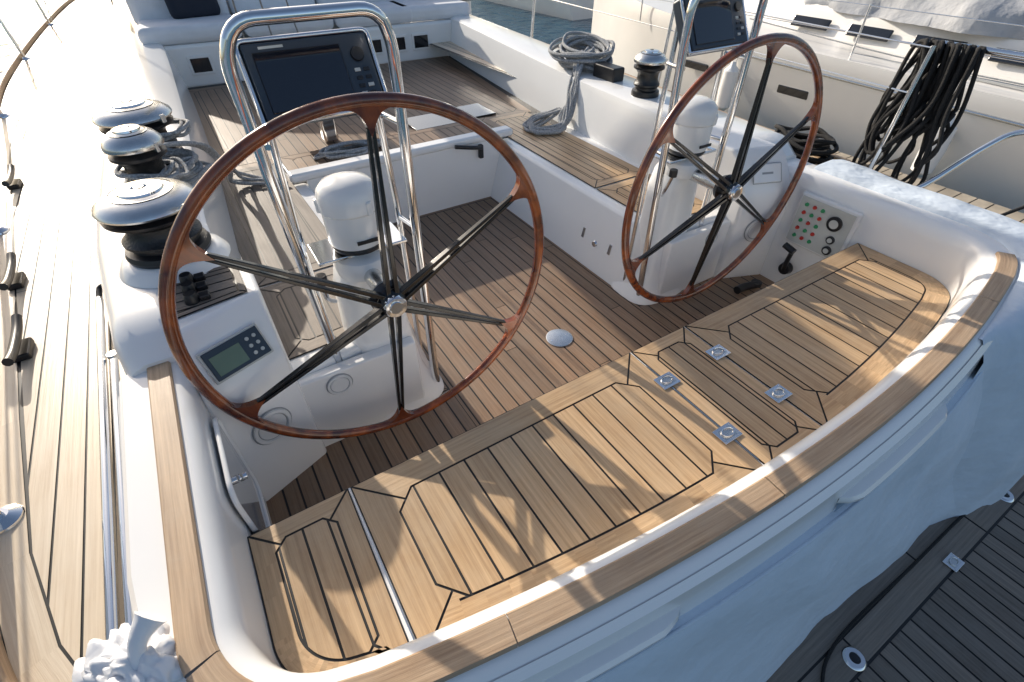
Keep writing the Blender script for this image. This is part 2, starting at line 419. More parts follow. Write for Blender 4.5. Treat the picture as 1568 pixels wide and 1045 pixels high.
# ---- benches
def bench(s):
    g=yacht
    bot=[(.56,1.62),(.575,1.53),(.62,1.47),(.70,1.44),(1.38,1.38),(1.38,3.02),(.55,3.02)]
    top=[(.645,1.62),(.655,1.54),(.69,1.485),(.76,1.46),(1.38,1.40),(1.38,3.02),(.66,3.02)]
    if s<0: bot=[(-x,y) for x,y in bot][::-1];top=[(-x,y) for x,y in top][::-1]
    prism('bench_base',bot,-.02,.375,'white',g,bevel=.018,seg=3,top=top)
    pan=[(.72,1.53),(1.13,1.50),(1.13,2.02),(.72,2.02)]
    pan2=[(.72,2.03),(1.13,2.03),(1.15,3.4),(.74,3.4)]
    for q in(pan,pan2):
        panel('bench_top',[(s*x,y) for x,y in q],.381,'seat' if s>0 else 'greyteak',g,bw=.06,ch=.04,pitch=.05)
bench(1);bench(-1)
for yy in(1.72,1.95,2.62):
    box('locker_latch',(.603,yy,.17),(.012,.022,.06),'chrome',yacht,rot=(0,13,0),bevel=.002)
for yy in(1.84,2.5):
    lathe('round_latch',[(0,-.012),(.016,-.010),(.020,0),(0,0)],(.597,yy,.15),'chrome',yacht,axis='x',seg=18)
# ---- forward coamings
def coam(s,tab_in,tab_out,name):
    ys=[1.40,1.44,1.5,1.6,1.8,2.1,2.4,2.8,3.2,3.6,4.1,4.6,5.1,5.6,6.2,7]
    vs=[];fs=[];m=0
    for y in ys:
        xi=lerp(y,tab_in);xo=lerp(y,tab_out);zt=lerp(y,[(1.40,.62),(1.5,.69),(3,.69),(6,.72)])
        pr=[(xi-.05,.30),(xi-.04,.42),(xi,zt-.05),(xi+.012,zt-.015),(xi+.04,zt),(xo-.07,zt),(xo-.035,zt-.015),(xo-.015,zt-.05),(xo,.48)]
        m=len(pr)
        for d,z in pr: vs.append((s*d,y,z))
    for i in range(len(ys)-1):
        for k in range(m-1): fs.append((i*m+k,(i+1)*m+k,(i+1)*m+k+1,i*m+k+1))
    fs.append(tuple(range(m)))
    return fixn(mk(name,vs,fs,'white',yacht,ang=40))
PI=[(1.4,1.17),(2.2,1.19),(3.4,1.12),(4.8,1.08),(7,1.05)];PO=[(1.4,1.54),(2.2,1.60),(4.15,1.54),(7,1.35)]
SIi=[(1.4,1.18),(2.2,1.22),(3,1.28),(4,1.40),(5.66,1.60),(7,1.7)];SO=[(1.4,1.57),(2.2,1.64),(4,1.80),(7,2.0)]
coam(-1,PI,PO,'port_coaming');coam(1,SIi,SO,'starboard_coaming')
def console(s):
    vs=[];pr=[(1.255,-.01),(1.255,.46),(1.27,.52),(1.355,.655),(1.40,.69),(1.66,.692)]
    for x,dy in((1.115,.10),(1.37,0)):
        for k,(y,z) in enumerate(pr): vs.append((s*x,y+(dy if k<5 else 0),z))
        vs.append((s*x,1.66,-.01))
    m=7
    fs=[(i,i+1,m+i+1,m+i) for i in range(6)]+[tuple(range(m)),tuple(range(m,2*m))[::-1],(6,0,m,2*m-1)]
    fixn(mk('helm_console',vs,fs,'white',yacht,bevel=.014,seg=3))
console(-1);console(1)
for s in(-1,1):
    box('bench_end_wall',(s*.93,1.41,.17),(.50,.05,.36),'white',yacht,bevel=.01)
    for x,y,z,r,rz in((1.24,1.303,.30,.066,21.4),(.99,1.384,.29,.045,0)):
        g=empty('round_hatch',(s*x,y,z));g.rotation_euler=(0,0,R(rz*(1 if s<0 else -1)))
        g.parent=yacht
        lathe('ring',[(0,.007),(r*.70,.007),(r*.76,.002),(r*.82,.009),(r*.97,.008),(r,0),(0,0)],(0,0,0),'white2',g,axis='y')
        for f,w_ in((1.02,.003),(.76,.0025)):
            tube('seam',[(r*f*math.cos(a*.524),-.001 if f>1 else -.003,r*f*math.sin(a*.524)) for a in range(12)],w_,'seam',g,closed=True,sub=3,seg=5)
panel('console_pad',[(-1.385,1.46),(-1.15,1.50),(-1.15,1.70),(-1.385,1.70)],.6965,'greyteak',yacht,bw=.02,ch=0,pitch=.05,ang=90)
ws=empty('winch_controls',(-1.30,1.58,.697))
for dy in(-.05,.01,.07):
    lathe('button',[(0,.03),(.016,.03),(.02,.02),(.022,0),(0,0)],(0,dy,0),'black',ws,seg=20)
    box('bracket',(.035,dy,.008),(.03,.03,.016),'black',ws,bevel=.003)
sd=empty('instrument_display',(-1.243,1.357,.590));sd.rotation_euler=(R(58),0,R(21))
box('housing',(0,0,.004),(.185,.104,.014),'panel',sd,bevel=.004)
box('face',(0,0,.0125),(.172,.091,.006),'bezel',sd,bevel=.003)
box('lcd',(-.028,-.004,.0165),(.092,.060,.003),'lcd',sd,bevel=0)
for i in range(3):
    for j in range(2): disc('key',(.043+j*.023,-.025+i*.024,.0155),.006,.003,'panel',sd,seg=12)
bp=empty('blank_plate',(1.243,1.357,.590));bp.rotation_euler=(R(58),0,R(-21))
box('plate',(0,0,.004),(.15,.09,.006),'white',bp,bevel=.003);box('label',(0,0,.0075),(.06,.010,.001),'seam',bp,bevel=0)
tube('plate_seam',fillet([(-.078,-.048,.003),(-.078,.048,.003),(.078,.048,.003),(.078,-.048,.003),(-.078,-.048,.003)],.008,3),.0015,'seam',bp,seg=5)
def rrect(w,h,r,n=5):
    o=[]
    for cx,cy,a0 in((w/2-r,h/2-r,0),(-w/2+r,h/2-r,90),(-w/2+r,-h/2+r,180),(w/2-r,-h/2+r,270)):
        for k in range(n+1):
            a=R(a0+90*k/n);o.append((cx+r*math.cos(a),cy+r*math.sin(a)))
    return o
lk=empty('side_pocket',(-1.3575,1.075,.325))
q=rrect(.32,.37,.05)
mk('door',[(.003,a,b) for a,b in q],[tuple(range(len(q)))],'acrylic',lk,smooth=False)
tube('frame',[(.004,a,b) for a,b in q],.007,'white',lk,closed=True,seg=8)
disc('knob',(.006,.0,.06),.012,.02,'chrome',lk,axis='x',seg=16)
box('dark_slot',(-1.362,.89,.19),(.008,.035,.13),'black',yacht,bevel=.003)
disc('speaker_knob',(-1.362,.90,.34),.014,.02,'black',yacht,axis='x',seg=16)
# ---- cross bulkhead and raised forward sole
box('bridge_bulkhead',(0,2.99,.21),(1.32,.06,.46),'white',yacht,bevel=.015,seg=3)
box('bridge_rim',(0,3.0,.425),(1.50,.10,.05),'white',yacht,bevel=.02,seg=3)
box('forward_sole_base',(0.1,4.35,.30),(3.0,2.7,.12),'caulk',yacht,bevel=0)
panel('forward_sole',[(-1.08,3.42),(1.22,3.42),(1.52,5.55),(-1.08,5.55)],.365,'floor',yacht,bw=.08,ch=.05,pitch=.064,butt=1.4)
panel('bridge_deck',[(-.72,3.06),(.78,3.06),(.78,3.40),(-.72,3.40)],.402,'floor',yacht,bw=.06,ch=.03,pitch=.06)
box('bridge_block',(.03,3.23,.30),(1.52,.36,.196),'white',yacht,bevel=.008)
box('deck_hatch_glass',(.42,3.62,.372),(.34,.30,.012),'glass',yacht,bevel=.004)
box('deck_hatch_glass',(.80,3.66,.372),(.28,.30,.012),'glass',yacht,bevel=.004)
h=empty('bulkhead_handle',(.42,2.955,.38))
box('pivot',(.06,-.015,-.03),(.03,.03,.09),'black',h,bevel=.006);tube('grip',[(.06,-.03,0),(-.02,-.05,.02),(-.14,-.04,.045)],.013,'black',h,sub=5)
tb=empty('cockpit_table',(-.33,3.62,.37))
box('leg',(0,0,.10),(.10,.10,.20),'chrome',tb,bevel=.02);box('top',(0,0,.215),(.52,.34,.03),'seat',tb,bevel=.008);box('fiddle',(0,-.175,.235),(.52,.014,.03),'mahog',tb,bevel=.004);box('fiddle',(0,.175,.235),(.52,.014,.03),'mahog',tb,bevel=.004)
box('seat_front',(.15,5.62,.52),(3.0,.10,.34),'white',yacht,rot=(0,0,-3),bevel=.03,seg=3)
for x in(-.85,.72,.97,1.22):
    y=5.62-.0524*(x-.15)-.056
    box('air_vent_frame',(x,y,.53),(.19,.012,.15),'white',yacht,rot=(0,0,-3),bevel=.004)
    box('air_vent',(x,y-.006,.53),(.15,.012,.11),'glass',yacht,rot=(0,0,-3),bevel=.004)
def cushion(name,c,s,mat='cushion',rot=(0,0,0)):
    return box(name,c,s,mat,yacht,rot=rot,bevel=min(s)*.42,seg=5)
for i,x in enumerate((-.82,-.0,.82,1.45)):
    cushion('seat_cushion',(x,5.86-.04*x,.76),(.80,.55,.14),rot=(0,0,-3))
    cushion('back_cushion',(x,6.25,.93),(.80,.16,.36),rot=(-8,0,-3))
cushion('throw_pillow',(-.72,6.08,.98),(.42,.14,.34),'navy',rot=(-15,0,8))
box('coachroof',(0.1,8.2,.72),(2.6,3.6,.5),'white',yacht,bevel=.12,seg=5)
# ---- decks
GP=[(1.30,.16),(1.52,.26),(1.66,.42),(1.80,.72),(1.87,1.0),(1.93,1.5),(2.01,2.3),(2.14,3.5),(2.28,5.2),(2.30,6.5),(2.2,8.8),(1.98,11.3),(1.4,14),(.1,17)]
for s in(-1,1):
    poly=[(s*1.48,.28),(s*1.52,.27)]+[(s*x,y) for x,y in GP[2:12]]+[(s*1.10,11.3)]
    panel('side_deck',poly,.50,'deck',yacht,bw=.075,ch=0,pitch=.062,gap=.0055,off=.01,butt=2.2,edge=.03)
    pth=[(s*v.x,v.y) for v in catmull([(x,y,0) for x,y in GP],5)]
    loft('hull_side',pth,lambda i:[(-.03,.49),(-.022,.525),(0,.53),(.012,.52),(.012,.44),(0,.40),(-.03,-.2),(-.12,-1.3)],'white',yacht,flip=(s<0))
    loft('toe_rail',pth,lambda i:[(-.035,.50),(-.035,.535),(-.03,.54),(-.005,.54),(0,.535),(0,.52)],'rail',yacht,flip=(s<0),uv=True)
box('foredeck',(0,12.5,.47),(2.4,3.0,.04),'white2',yacht,bevel=0)
# ---- swim platform
plat=[(-1.75,-.98),(1.95,-.98),(2.02,-.62),(1.98,-.22),(1.75,.08),(-1.55,.08)]
panel('swim_platform',plat,-.50,'greyteak',yacht,bw=0,pitch=.074,gap=.008,edge=.01)
pb=PB()
mk('platform_band_caulk',[(x,y,-.4972) for x,y in((-1.7,-.222),(1.98,-.222),(1.85,.1),(-1.6,.1))],[(0,1,2,3)],'caulk',yacht,smooth=False)
for k in range(4):
    x0=-1.6+k*.95
    pb.add([(x0+.003,-.212),(x0+.944,-.212),(x0+.944,-.12),(x0+.003,-.12)],-.4945,1,0)
    pb.add([(x0-.4+.003,-.112),(x0-.4+.944,-.112),(x0-.4+.944,.08),(x0-.4+.003,.08)],-.4945,1,0)
pb.done('platform_band','greyteak',yacht)
prism('platform_body',plat,-.62,-.505,'white',yacht,bevel=.01)
latch(.97,-.20,-.492)
for x,y in((.27,-.18),(1.53,-.17)):
    g=empty('deck_ring',(x,y,-.493))
    lathe('ring',[(.018,.002),(.02,.006),(.034,.007),(.040,.003),(.042,0)],(0,0,0),'chrome',g,seg=32);disc('centre',(0,0,0),.019,.003,'black',g)
tube('platform_line',[(-.1,-.34,-.49),(.05,-.26,-.488),(.1,-.16,-.488),(.3,-.11,-.488),(.8,-.115,-.488),(1.3,-.12,-.488),(1.7,-.16,-.488)],.006,'ropeb',yacht,sub=6,seg=6)
# ---- pedestals
def sect(cx,cy,w,d,z,p=3.2,n=28):
    o=[]
    for k in range(n):
        a=2*math.pi*k/n;c,s=math.cos(a),math.sin(a)
        o.append((cx+w/2*math.copysign(abs(c)**(2/p),c),cy+d/2*math.copysign(abs(s)**(2/p),s),z))
    return o
def loftsec(name,secs,mat,par,ang=40):
    n=len(secs[0]);vs=[v for s in secs for v in s];fs=[]
    for i in range(len(secs)-1):
        for k in range(n):
            l=(k+1)%n;fs.append((i*n+k,i*n+l,(i+1)*n+l,(i+1)*n+k))
    fs.append(tuple(range(n))[::-1]);fs.append(tuple((len(secs)-1)*n+k for k in range(n)))
    return mk(name,vs,fs,mat,par,ang=ang)
def helm(cx):
    g=empty('helm_pedestal',(cx,1.5,0));s_=1 if cx<0 else -1
    S=[(.03,.38,.32,0),(.03,.37,.31,.02),(.02,.31,.27,.06),(.01,.27,.24,.16),(0,.235,.20,.40),(0,.22,.19,.58),(0,.18,.17,.66),(0,.13,.13,.70)]
    loftsec('column',[sect(a*s_,.03,w,d,z) for a,w,d,z in S],'white',g)
    lathe('dome_cap',[(0,.735),(.06,.735),(.085,.72),(.095,.69),(.09,.66),(0,.66)],(0,.0,-.005),'white',g)
    box('instrument_shelf',(0,.02,.742),(.30,.15,.012),'chrome',g,bevel=.004)
    lathe('compass_base',[(0,.0),(.082,.0),(.086,.01),(.082,.022),(0,.022)],(0,.0,.752),'black',g)
    lathe('compass_body',[(0,0),(.087,0),(.091,.01),(.091,.11),(.097,.118),(.097,.15),(.091,.175),(.074,.195),(.042,.208),(0,.211)],(0,0,.772),'white',g)
    box('hood_ridge',(0,.0,.955),(.11,.065,.05),'white',g,bevel=.02,seg=4)
    for a in range(3):
        box('hood_lug',(.092*math.cos(a*2.1-1.2),.092*math.sin(a*2.1-1.2),.905),(.022,.022,.045),'white',g,rot=(0,0,math.degrees(a*2.1-1.2)),bevel=.006)
    box('maker_plate',(.01,-.0915,.80),(.07,.006,.012),'black',g,bevel=.001)
    w=.20
    tube('guard_frame',fillet([(-w+.03,-.05,0),(-w-.015,-.05,1.33),(-w+.025,-.06,1.405),(w-.04,-.06,1.405),(w-.005,-.05,1.34),(w-.02,-.05,0)],.045,5),.0165,'chrome',g,seg=14)
    tube('inner_frame',fillet([(-w+.03,.07,.0),(-w+.03,.05,.80),(-w+.045,.04,1.31),(w-.055,.04,1.31),(w-.03,.05,.80),(w-.03,.07,0)],.06,5),.011,'chrome',g,seg=10)
    for z in(.78,1.12):
        for s in(-1,1): tube('brace',[(s*(w-.015),-.05,z),(s*(w-.03),.05,z)],.009,'chrome',g,seg=8)
    for s in(-1,1):
        lathe('foot',[(0,.012),(.02,.012),(.033,.006),(.035,0),(0,0)],(s*(w-.025),-.05,.0),'chrome',g,seg=20)
    tube('shaft',[(0,-.03,.67),(0,-.235,.67)],.03,'satin',g,seg=20)
    tube('lever',[(-.13,-.03,.58),(-.155,-.06,.62),(-.16,-.09,.70)],.008,'chrome',g,sub=4,seg=8);disc('lever_knob',(-.16,-.09,.70),.018,.03,'black',g,seg=16)
    p=bpy.data.objects.new('chart_plotter',None);link(p,g);p.location=(-.008,-.01,1.26);p.rotation_euler=(R(60),0,0)
    box('pod',(0,.0,-.03),(.335,.200,.05),'bezel',p,bevel=.015,seg=3)
    tube('pod_trim',fillet([(-.168,-.097,-.004),(-.168,.100,-.004),(.168,.100,-.004),(.168,-.097,-.004),(-.168,-.097,-.004)],.02,4),.007,'chrome',p,seg=8)
    box('face',(0,0,0),(.318,.182,.012),'bezel',p,bevel=.005)
    box('screen',(-.030,-.004,.0075),(.215,.140,.003),'screen',p,bevel=0)
    tube('screen_edge',[(-.1385,-.075,.0075),(-.1385,.067,.0075),(.0785,.067,.0075),(.0785,-.075,.0075)],.0015,'black',p,closed=True,seg=5)
    disc('dial',(.120,.038,.006),.018,.008,'black',p,seg=24)
    for i in range(4):
        for j in range(2): box('key',(.108+.025*j,.0-.020*i,.0075),(.016,.009,.003),'panel' if (i+j)%3==0 else 'black',p,bevel=.001)
    box('brand_label',(-.09,.078,.0065),(.06,.006,.001),'panel',p,bevel=0)
    return g
def wheel(cx,cz,rot):
    g=empty('steering_wheel',(cx,1.25,cz))
    Rr=.566;vs=[];fs=[];ns=120;mseg=14
    for i in range(ns):
        a=2*math.pi*i/ns
        for k in range(mseg):
            b=2*math.pi*k/mseg
            r=Rr+.0175*math.cos(b);vs.append((r*math.cos(a),.016*math.sin(b),r*math.sin(a)))
    for i in range(ns):
        for k in range(mseg):
            j=(i+1)%ns;l=(k+1)%mseg;fs.append((i*mseg+k,i*mseg+l,j*mseg+l,j*mseg+k))
    mk('rim',vs,fs,'mahog',g,ang=80)
    for q in range(6):
        a=R(rot+60*q);u=Vector((math.cos(a),0,math.sin(a)));t=Vector((-math.sin(a),0,math.cos(a)))
        m=12;outer=[];inner=[]
        for k in range(-m,m+1):
            f=k/m;th=f*.125
            ri=Rr-.012-.072*math.exp(-(abs(f)/.30)**1.25) if abs(f)<.98 else Rr-.012
            outer.append((u*math.cos(th)+t*math.sin(th))*(Rr-.006));inner.append((u*math.cos(th)+t*math.sin(th))*ri)
        V=[];F=[]
        for y in(-.0115,.0115):
            for p in outer: V.append(p+Vector((0,y,0)))
            for p in inner: V.append(p+Vector((0,y,0)))
        w=2*m+1
        for k in range(w-1):
            F+=[(k,k+1,w+k+1,w+k),(2*w+k,3*w+k,3*w+k+1,2*w+k+1),(w+k,w+k+1,3*w+k+1,3*w+k)]
        fixn(mk('spoke_flare',V,F,'mahog',g,ang=50))
        for sgn in(-1,1):
            p0=u*.035+t*sgn*.013+Vector((0,-.035,0));p1=u*.503+t*sgn*.0062+Vector((0,-.002,0))
            V=[];hw0,hw1,hd0,hd1=.0075,.0048,.012,.007
            for p,hw,hd in((p0,hw0,hd0),(p1,hw1,hd1)):
                for c,d in((-1,-1),(1,-1),(1,1),(-1,1)): V.append(p+t*c*hw+Vector((0,d*hd,0)))
            fixn(mk('spoke',V,[(0,1,5,4),(1,2,6,5),(2,3,7,6),(3,0,4,7),(0,3,2,1),(4,5,6,7)],'carbon',g,bevel=.0025))
        V=[]
        for rr_,hw,yy in((.05,.014,-.033),(.506,.006,-.004)):
            for c in(-1,1):
                for d in(-.003,.003): V.append(u*rr_+t*c*hw+Vector((0,yy+d,0)))
        mk('spoke_web',V,[(0,1,3,2),(4,6,7,5),(0,4,5,1),(2,3,7,6)],'black',g,smooth=False)
    lathe('hub',[(0,.055),(.030,.055),(.040,.048),(.052,.03),(.06,.0),(.05,-.02),(0,-.02)],(0,0,0),'carbon',g,axis='y')
    lathe('hub_cap',[(0,.068),(.02,.068),(.022,.064),(.033,.066),(.037,.060),(.037,.05),(0,.05)],(0,0,0),'chrome',g,axis='y')
    return g
helm(-.780);wheel(-.784,.686,25.5);helm(.766);wheel(.770,.668,25.5)
# ---- control panel on starboard side
cp=empty('switch_panel',(1.362,1.05,.40));
box('bezel',(-.008,0,0),(.03,.30,.27),'white2',cp,bevel=.012,seg=3);box('plate',(-.025,.0,0),(.004,.27,.24),'panel',cp,bevel=.001)
for i in range(5):
    for j in range(3):
        lathe('button',[(0,-.008),(.008,-.008),(.010,0),(0,0)],(-.027,.10-.042*j,.085-.042*i),'red' if (i+j)%2 else 'green',cp,axis='x',seg=14)
for y,z,r in((-.06,.05,.036),(-.075,-.03,.02),(-.08,-.085,.022)):
    lathe('gauge_ring',[(0,-.010),(r*.8,-.010),(r,-.008),(r,0),(0,0)],(-.027,y,z),'black',cp,axis='x',seg=28)
    lathe('gauge_face',[(0,-.012),(r*.6,-.012),(r*.6,-.009)],(-.027,y,z),'panel',cp,axis='x',seg=28)
lv=empty('throttle_lever',(1.33,1.12,.13))
lathe('base',[(0,-.03),(.03,-.03),(.035,0),(0,0)],(.01,0,0),'black',lv,axis='x',seg=20);tube('arm',[(-.02,0,0),(-.04,-.01,.06),(-.05,-.02,.13)],.012,'black',lv,sub=4);tube('grip',[(-.05,-.03,.13),(-.05,.03,.145)],.017,'black',lv)
gk=empty('floor_foot_pump',(1.14,1.20,.03));tube('body',[(-.06,0,0),(.0,0,0),(.07,-.02,0)],.022,'black',gk,sub=3);disc('knob',(.07,-.02,.0),.03,.02,'black',gk)
# ---- winches
def winch(x,y,z,Rw,H,name='winch'):
    g=empty(name,(x,y,z))
    lathe('base',[(0,0),(Rw*.86,0),(Rw*.88,H*.05),(Rw*.84,H*.12),(Rw*.70,H*.15),(Rw*.70,H*.2)],(0,0,0),'black',g)
    lathe('drum',[(Rw*.70,H*.2),(Rw*.80,H*.24),(Rw*.80,H*.28),(Rw*.70,H*.33),(Rw*.64,H*.40),(Rw*.64,H*.50),(Rw*.72,H*.56),(Rw*.80,H*.60)],(0,0,0),'drum',g)
    lathe('jaw_lower',[(Rw*.78,H*.58),(Rw*.94,H*.62),(Rw*.95,H*.66),(Rw*.70,H*.71)],(0,0,0),'black',g)
    lathe('jaw_upper',[(Rw*.70,H*.71),(Rw*.98,H*.75),(Rw*1.0,H*.78),(Rw*.97,H*.83),(Rw*.8,H*.91),(Rw*.5,H*.965),(Rw*.45,H*.97)],(0,0,0),'satin',g,seg=64)
    lathe('cap',[(Rw*.46,H*.965),(Rw*.44,H*.995),(Rw*.30,H*1.01),(Rw*.16,H*1.01),(Rw*.14,H*.98),(0,H*.98)],(0,0,0),'chrome',g)
    lathe('socket',[(Rw*.12,H*1.0),(Rw*.1,H*1.015),(0,H*1.015)],(0,0,0),'black',g)
    tube('groove',[(Rw*.62*math.cos(a*.524),Rw*.62*math.sin(a*.524),H*.948) for a in range(12)],.0015,'black',g,closed=True,sub=3,seg=5)
    box('feeder',(Rw*.55,-Rw*.55,H*.76),(Rw*.5,Rw*.16,H*.14),'satin',g,rot=(0,0,-45),bevel=.004)
    return g
winch(-1.32,1.83,.735,.145,.215);winch(-1.33,2.40,.70,.105,.27);winch(-1.32,2.86,.70,.155,.25)
lathe('winch_plinth',[(0,.04),(.13,.04),(.15,.03),(.17,0),(0,0)],(-1.32,1.83,.692),'white',yacht)
winch(1.40,2.42,.69,.10,.25)
box('jammer',(1.46,2.85,.73),(.10,.22,.09),'black',empty('rope_clutch'),bevel=.012);box('jammer',(-1.42,3.15,.74),(.10,.2,.08),'black',empty('rope_clutch'),bevel=.012)
# ---- ropes
def coil(name,c,rx,ry,nl,mat,r=.009,dz=.10,tilt=(0,0,0)):
    g=empty(name,c);g.rotation_euler=tilt
    for k in range(nl):
        a0=random.uniform(0,6);sx=random.uniform(.65,1.15);sy=random.uniform(.65,1.15);ox,oy=random.uniform(-.03,.03),random.uniform(-.03,.03);z0=dz*k/nl
        pts=[(ox+rx*sx*math.cos(a0+t*.7854)*random.uniform(.88,1.1),oy+ry*sy*math.sin(a0+t*.7854)*random.uniform(.88,1.1),z0+random.uniform(-.015,.02)) for t in range(8)]
        tube('loop',pts,r,mat,g,closed=True,sub=5,seg=7)
    return g
coil('coiled_rope',(1.52,3.22,.72),.17,.24,16,'ropew',.012,.12,(R(5),R(-8),0))
g=empty('hanging_rope')
for k in range(9):
    j=lambda s=.03:random.uniform(-s,s)
    tube('strand',[(1.52+j(),3.15+j(.06),.80+j()),(1.36+j(.02),3.05+j(.05),.74+j(.015)),(1.26+j(.01),2.98+j(.05),.62),(1.18+j(.02),2.95+j(.05),.45),(1.05+j(.06),2.90+j(.08),.40),(.92+j(.05),2.98+j(.1),.40+j(.01)),(1.06+j(.05),3.1+j(.1),.41),(1.2+j(.02),3.05+j(.04),.48)],.011,'ropew',g,sub=6,seg=7)
coil('coiled_rope',(-.30,3.22,.42),.20,.10,4,'ropew',.010,.03)
coil('coiled_rope',(-1.28,2.86,.80),.165,.165,3,'ropew',.009,.05)
coil('coiled_rope',(-1.26,2.62,.71),.13,.13,7,'ropew',.009,.06)
coil('coiled_rope',(-1.32,2.40,.77),.11,.11,5,'ropew',.008,.06)
g=empty('sheet_rope')
for k in range(4):
    j=lambda s=.02:random.uniform(-s,s)
    tube('strand',[(-1.32+j(),2.50,.86),(-1.12+j(),2.75+j(),.76),(-1.03+j(),2.95+j(.05),.55),(-.98+j(.05),3.15+j(.05),.42),(-.8+j(.05),3.0+j(.1),.40)],.010,'ropew',g,sub=6,seg=7)
g=empty('black_rope_hank')
for k in range(22):
    t=k/21;yc=1.22-.24*t+random.uniform(-.02,.02);xt=1.93+random.uniform(-.03,.03)
    lo=.50+random.uniform(-.06,.30);w=random.uniform(.03,.085);hx=random.uniform(-.07,.07);sh=random.uniform(-.06,.10)
    pts=[(xt,yc,1.125),(xt+.03,yc+w*.6,1.08),(xt+hx,yc+w*.9+sh*.3+random.uniform(-.03,.03),.90),(xt+hx+.02,yc+w+sh,lo+.12),(xt+hx,yc+.02+sh,lo),(xt+hx-.03,yc-w+sh,lo+.10),(xt-.02+random.uniform(-.03,.03),yc-w*.9+sh*.4+random.uniform(-.03,.03),.86+random.uniform(-.06,.06)),(xt-.03,yc-w*.4,1.09)]
    tube('loop',pts,.0095,'ropeb',g,closed=True,sub=6,seg=7)
coil('black_rope_heap',(1.76,1.50,.53),.10,.16,10,'ropeb',.011,.12)
# ---- lifelines, pushpit
def gx(y): return lerp(y,[(b,a) for a,b in GP])-.06
def stanchion(x,y,h=.62,lean=0):
    g=empty('stanchion',(x,y,.50));tube('post',[(0,0,0),(lean,0,h)],.0125,'chrome',g);lathe('foot',[(0,.02),(.02,.02),(.04,.006),(.042,0),(0,0)],(0,0,.0),'chrome',g,seg=20);return g
sty=[1.15,2.9,4.9,6.9,8.9]
for s in(-1,1):
    for y in sty: stanchion(s*gx(y),y,.62,s*.04)
    for z in(.42,.61):
        tube('lifeline',[(s*(gx(y)+.035),y,.5+z) for y in sty+[11]],.004,'chrome',empty('lifeline_wire'),seg=6)
pp=empty('pushpit')
tube('top_rail',[(1.93,1.15,1.12),(1.95,.75,1.12),(1.85,.2,1.12),(1.75,.0,1.12)],.014,'chrome',pp,sub=5)
tube('brace',[(1.80,.93,.52),(1.86,.88,.58),(2.02,.80,.74),(2.10,.72,.82),(2.12,.50,.88),(2.0,.1,.90)],.014,'chrome',pp,sub=6)
tube('leg',[(1.60,.22,.5),(1.75,.0,1.12)],.014,'chrome',pp)
lc=empty('added_shade_cloth');
mk('cloth',[(-1.97,-.1,.54),(-2.04,-.1,1.30),(-2.04,1.15,1.30),(-1.97,1.15,.54)],[(0,1,2,3)],'canvas',lc,smooth=False)  # unseen cloth, added to cast a shadow on the port side deck
g=empty('boat_hook_pole');tube('shaft',[(-1.595,.55,.53),(-1.612,1.98,.545)],.0125,'chrome',g,seg=12);tube('tip',[(-1.612,1.98,.545),(-1.605,2.03,.56),(-1.58,2.02,.57)],.01,'black',g,sub=3)
g=empty('boat_hook_pole');tube('shaft',[(-1.562,.55,.532),(-1.576,1.60,.54)],.011,'chrome',g,seg=12);disc('end',(-1.576,1.61,.535),.016,.02,'satin',g)
def cleat(x,y):
    g=empty('deck_cleat',(x,y,.50));box('base',(0,0,.012),(.05,.10,.024),'black',g,bevel=.006);tube('horns',[(0,-.13,.062),(0,-.06,.05),(0,.06,.05),(0,.13,.062)],.014,'black',g,sub=4)
cleat(-1.84,1.85);cleat(-1.90,2.35);cleat(-2.0,3.45)
def bag(name,c,s):
    vs=[];fs=[];nu,nv=96,44
    for j in range(nv+1):
        v=j/nv;ph=math.pi*v
        for i in range(nu):
            a=2*math.pi*i/nu
            p=Vector((math.sin(ph)*math.cos(a),math.sin(ph)*math.sin(a),math.cos(ph)))
            f1=abs(noise.noise(p*1.9+Vector((3,1,7))));f2=abs(noise.noise(p*3.7+Vector((9,2,1))));
            d=1.0-.75*(.32-min(.32,f1))-.35*(.25-min(.25,f2))+.18*noise.noise(p*1.1+Vector((0,5,0)))
            vs.append((s[0]*p.x*d,s[1]*p.y*d,s[2]*p.z*d))
    for j in range(nv):
        for i in range(nu):
            k=(i+1)%nu;fs.append((j*nu+i,j*nu+k,(j+1)*nu+k,(j+1)*nu+i))
    g=empty(name,c);fixn(mk('cloth',vs,fs,'bag',g,ang=180))
    tube('gathered_neck',[(0,0,s[2]*.6),(.02,.02,s[2]*1.1),(.05,.03,s[2]*1.35)],lambda t:.012+.016*t*t,'bag',g,sub=4,seg=9)
    return g
bg_=bag('white_plastic_bag',(-1.535,.565,.575),(.085,.12,.075));bg_.rotation_euler=(R(10),R(12),R(30))
# ---- rig
rig=empty('mast_and_boom')
loftsec('mast',[sect(0,9.3,.22,.34,z,2.2) for z in(.9,19)],'satin',rig)
tube('boom_spar',[(0,9.1,2.35),(-.75,2.9,2.35)],.11,'satin',rig,seg=16)  # out of view; swung to port to shade the cockpit floor
tube('stowed_mainsail',[(0,9.0,2.85),(-.25,7,2.74),(-.5,5,2.62),(-.72,3.2,2.5)],lambda t:.34-.18*t,'sailcover',rig,sub=5,seg=16)  # out of view; stack thickened for more shade on the floor
for s in(-1,1): tube('shroud',[(s*2.1,8.9,.5),(0,9.3,17)],.006,'chrome',rig,seg=6)
for k in(-1,0,1): tube('mainsheet',[(-.7+k*.05,3.0,2.26),(-.2+k*.25,5.5,.45)],.006,'ropew',rig,seg=6)
dg=empty('added_shade_hood')  # unseen canvas hood, added to block sun from the cockpit
vs=[];fs=[]
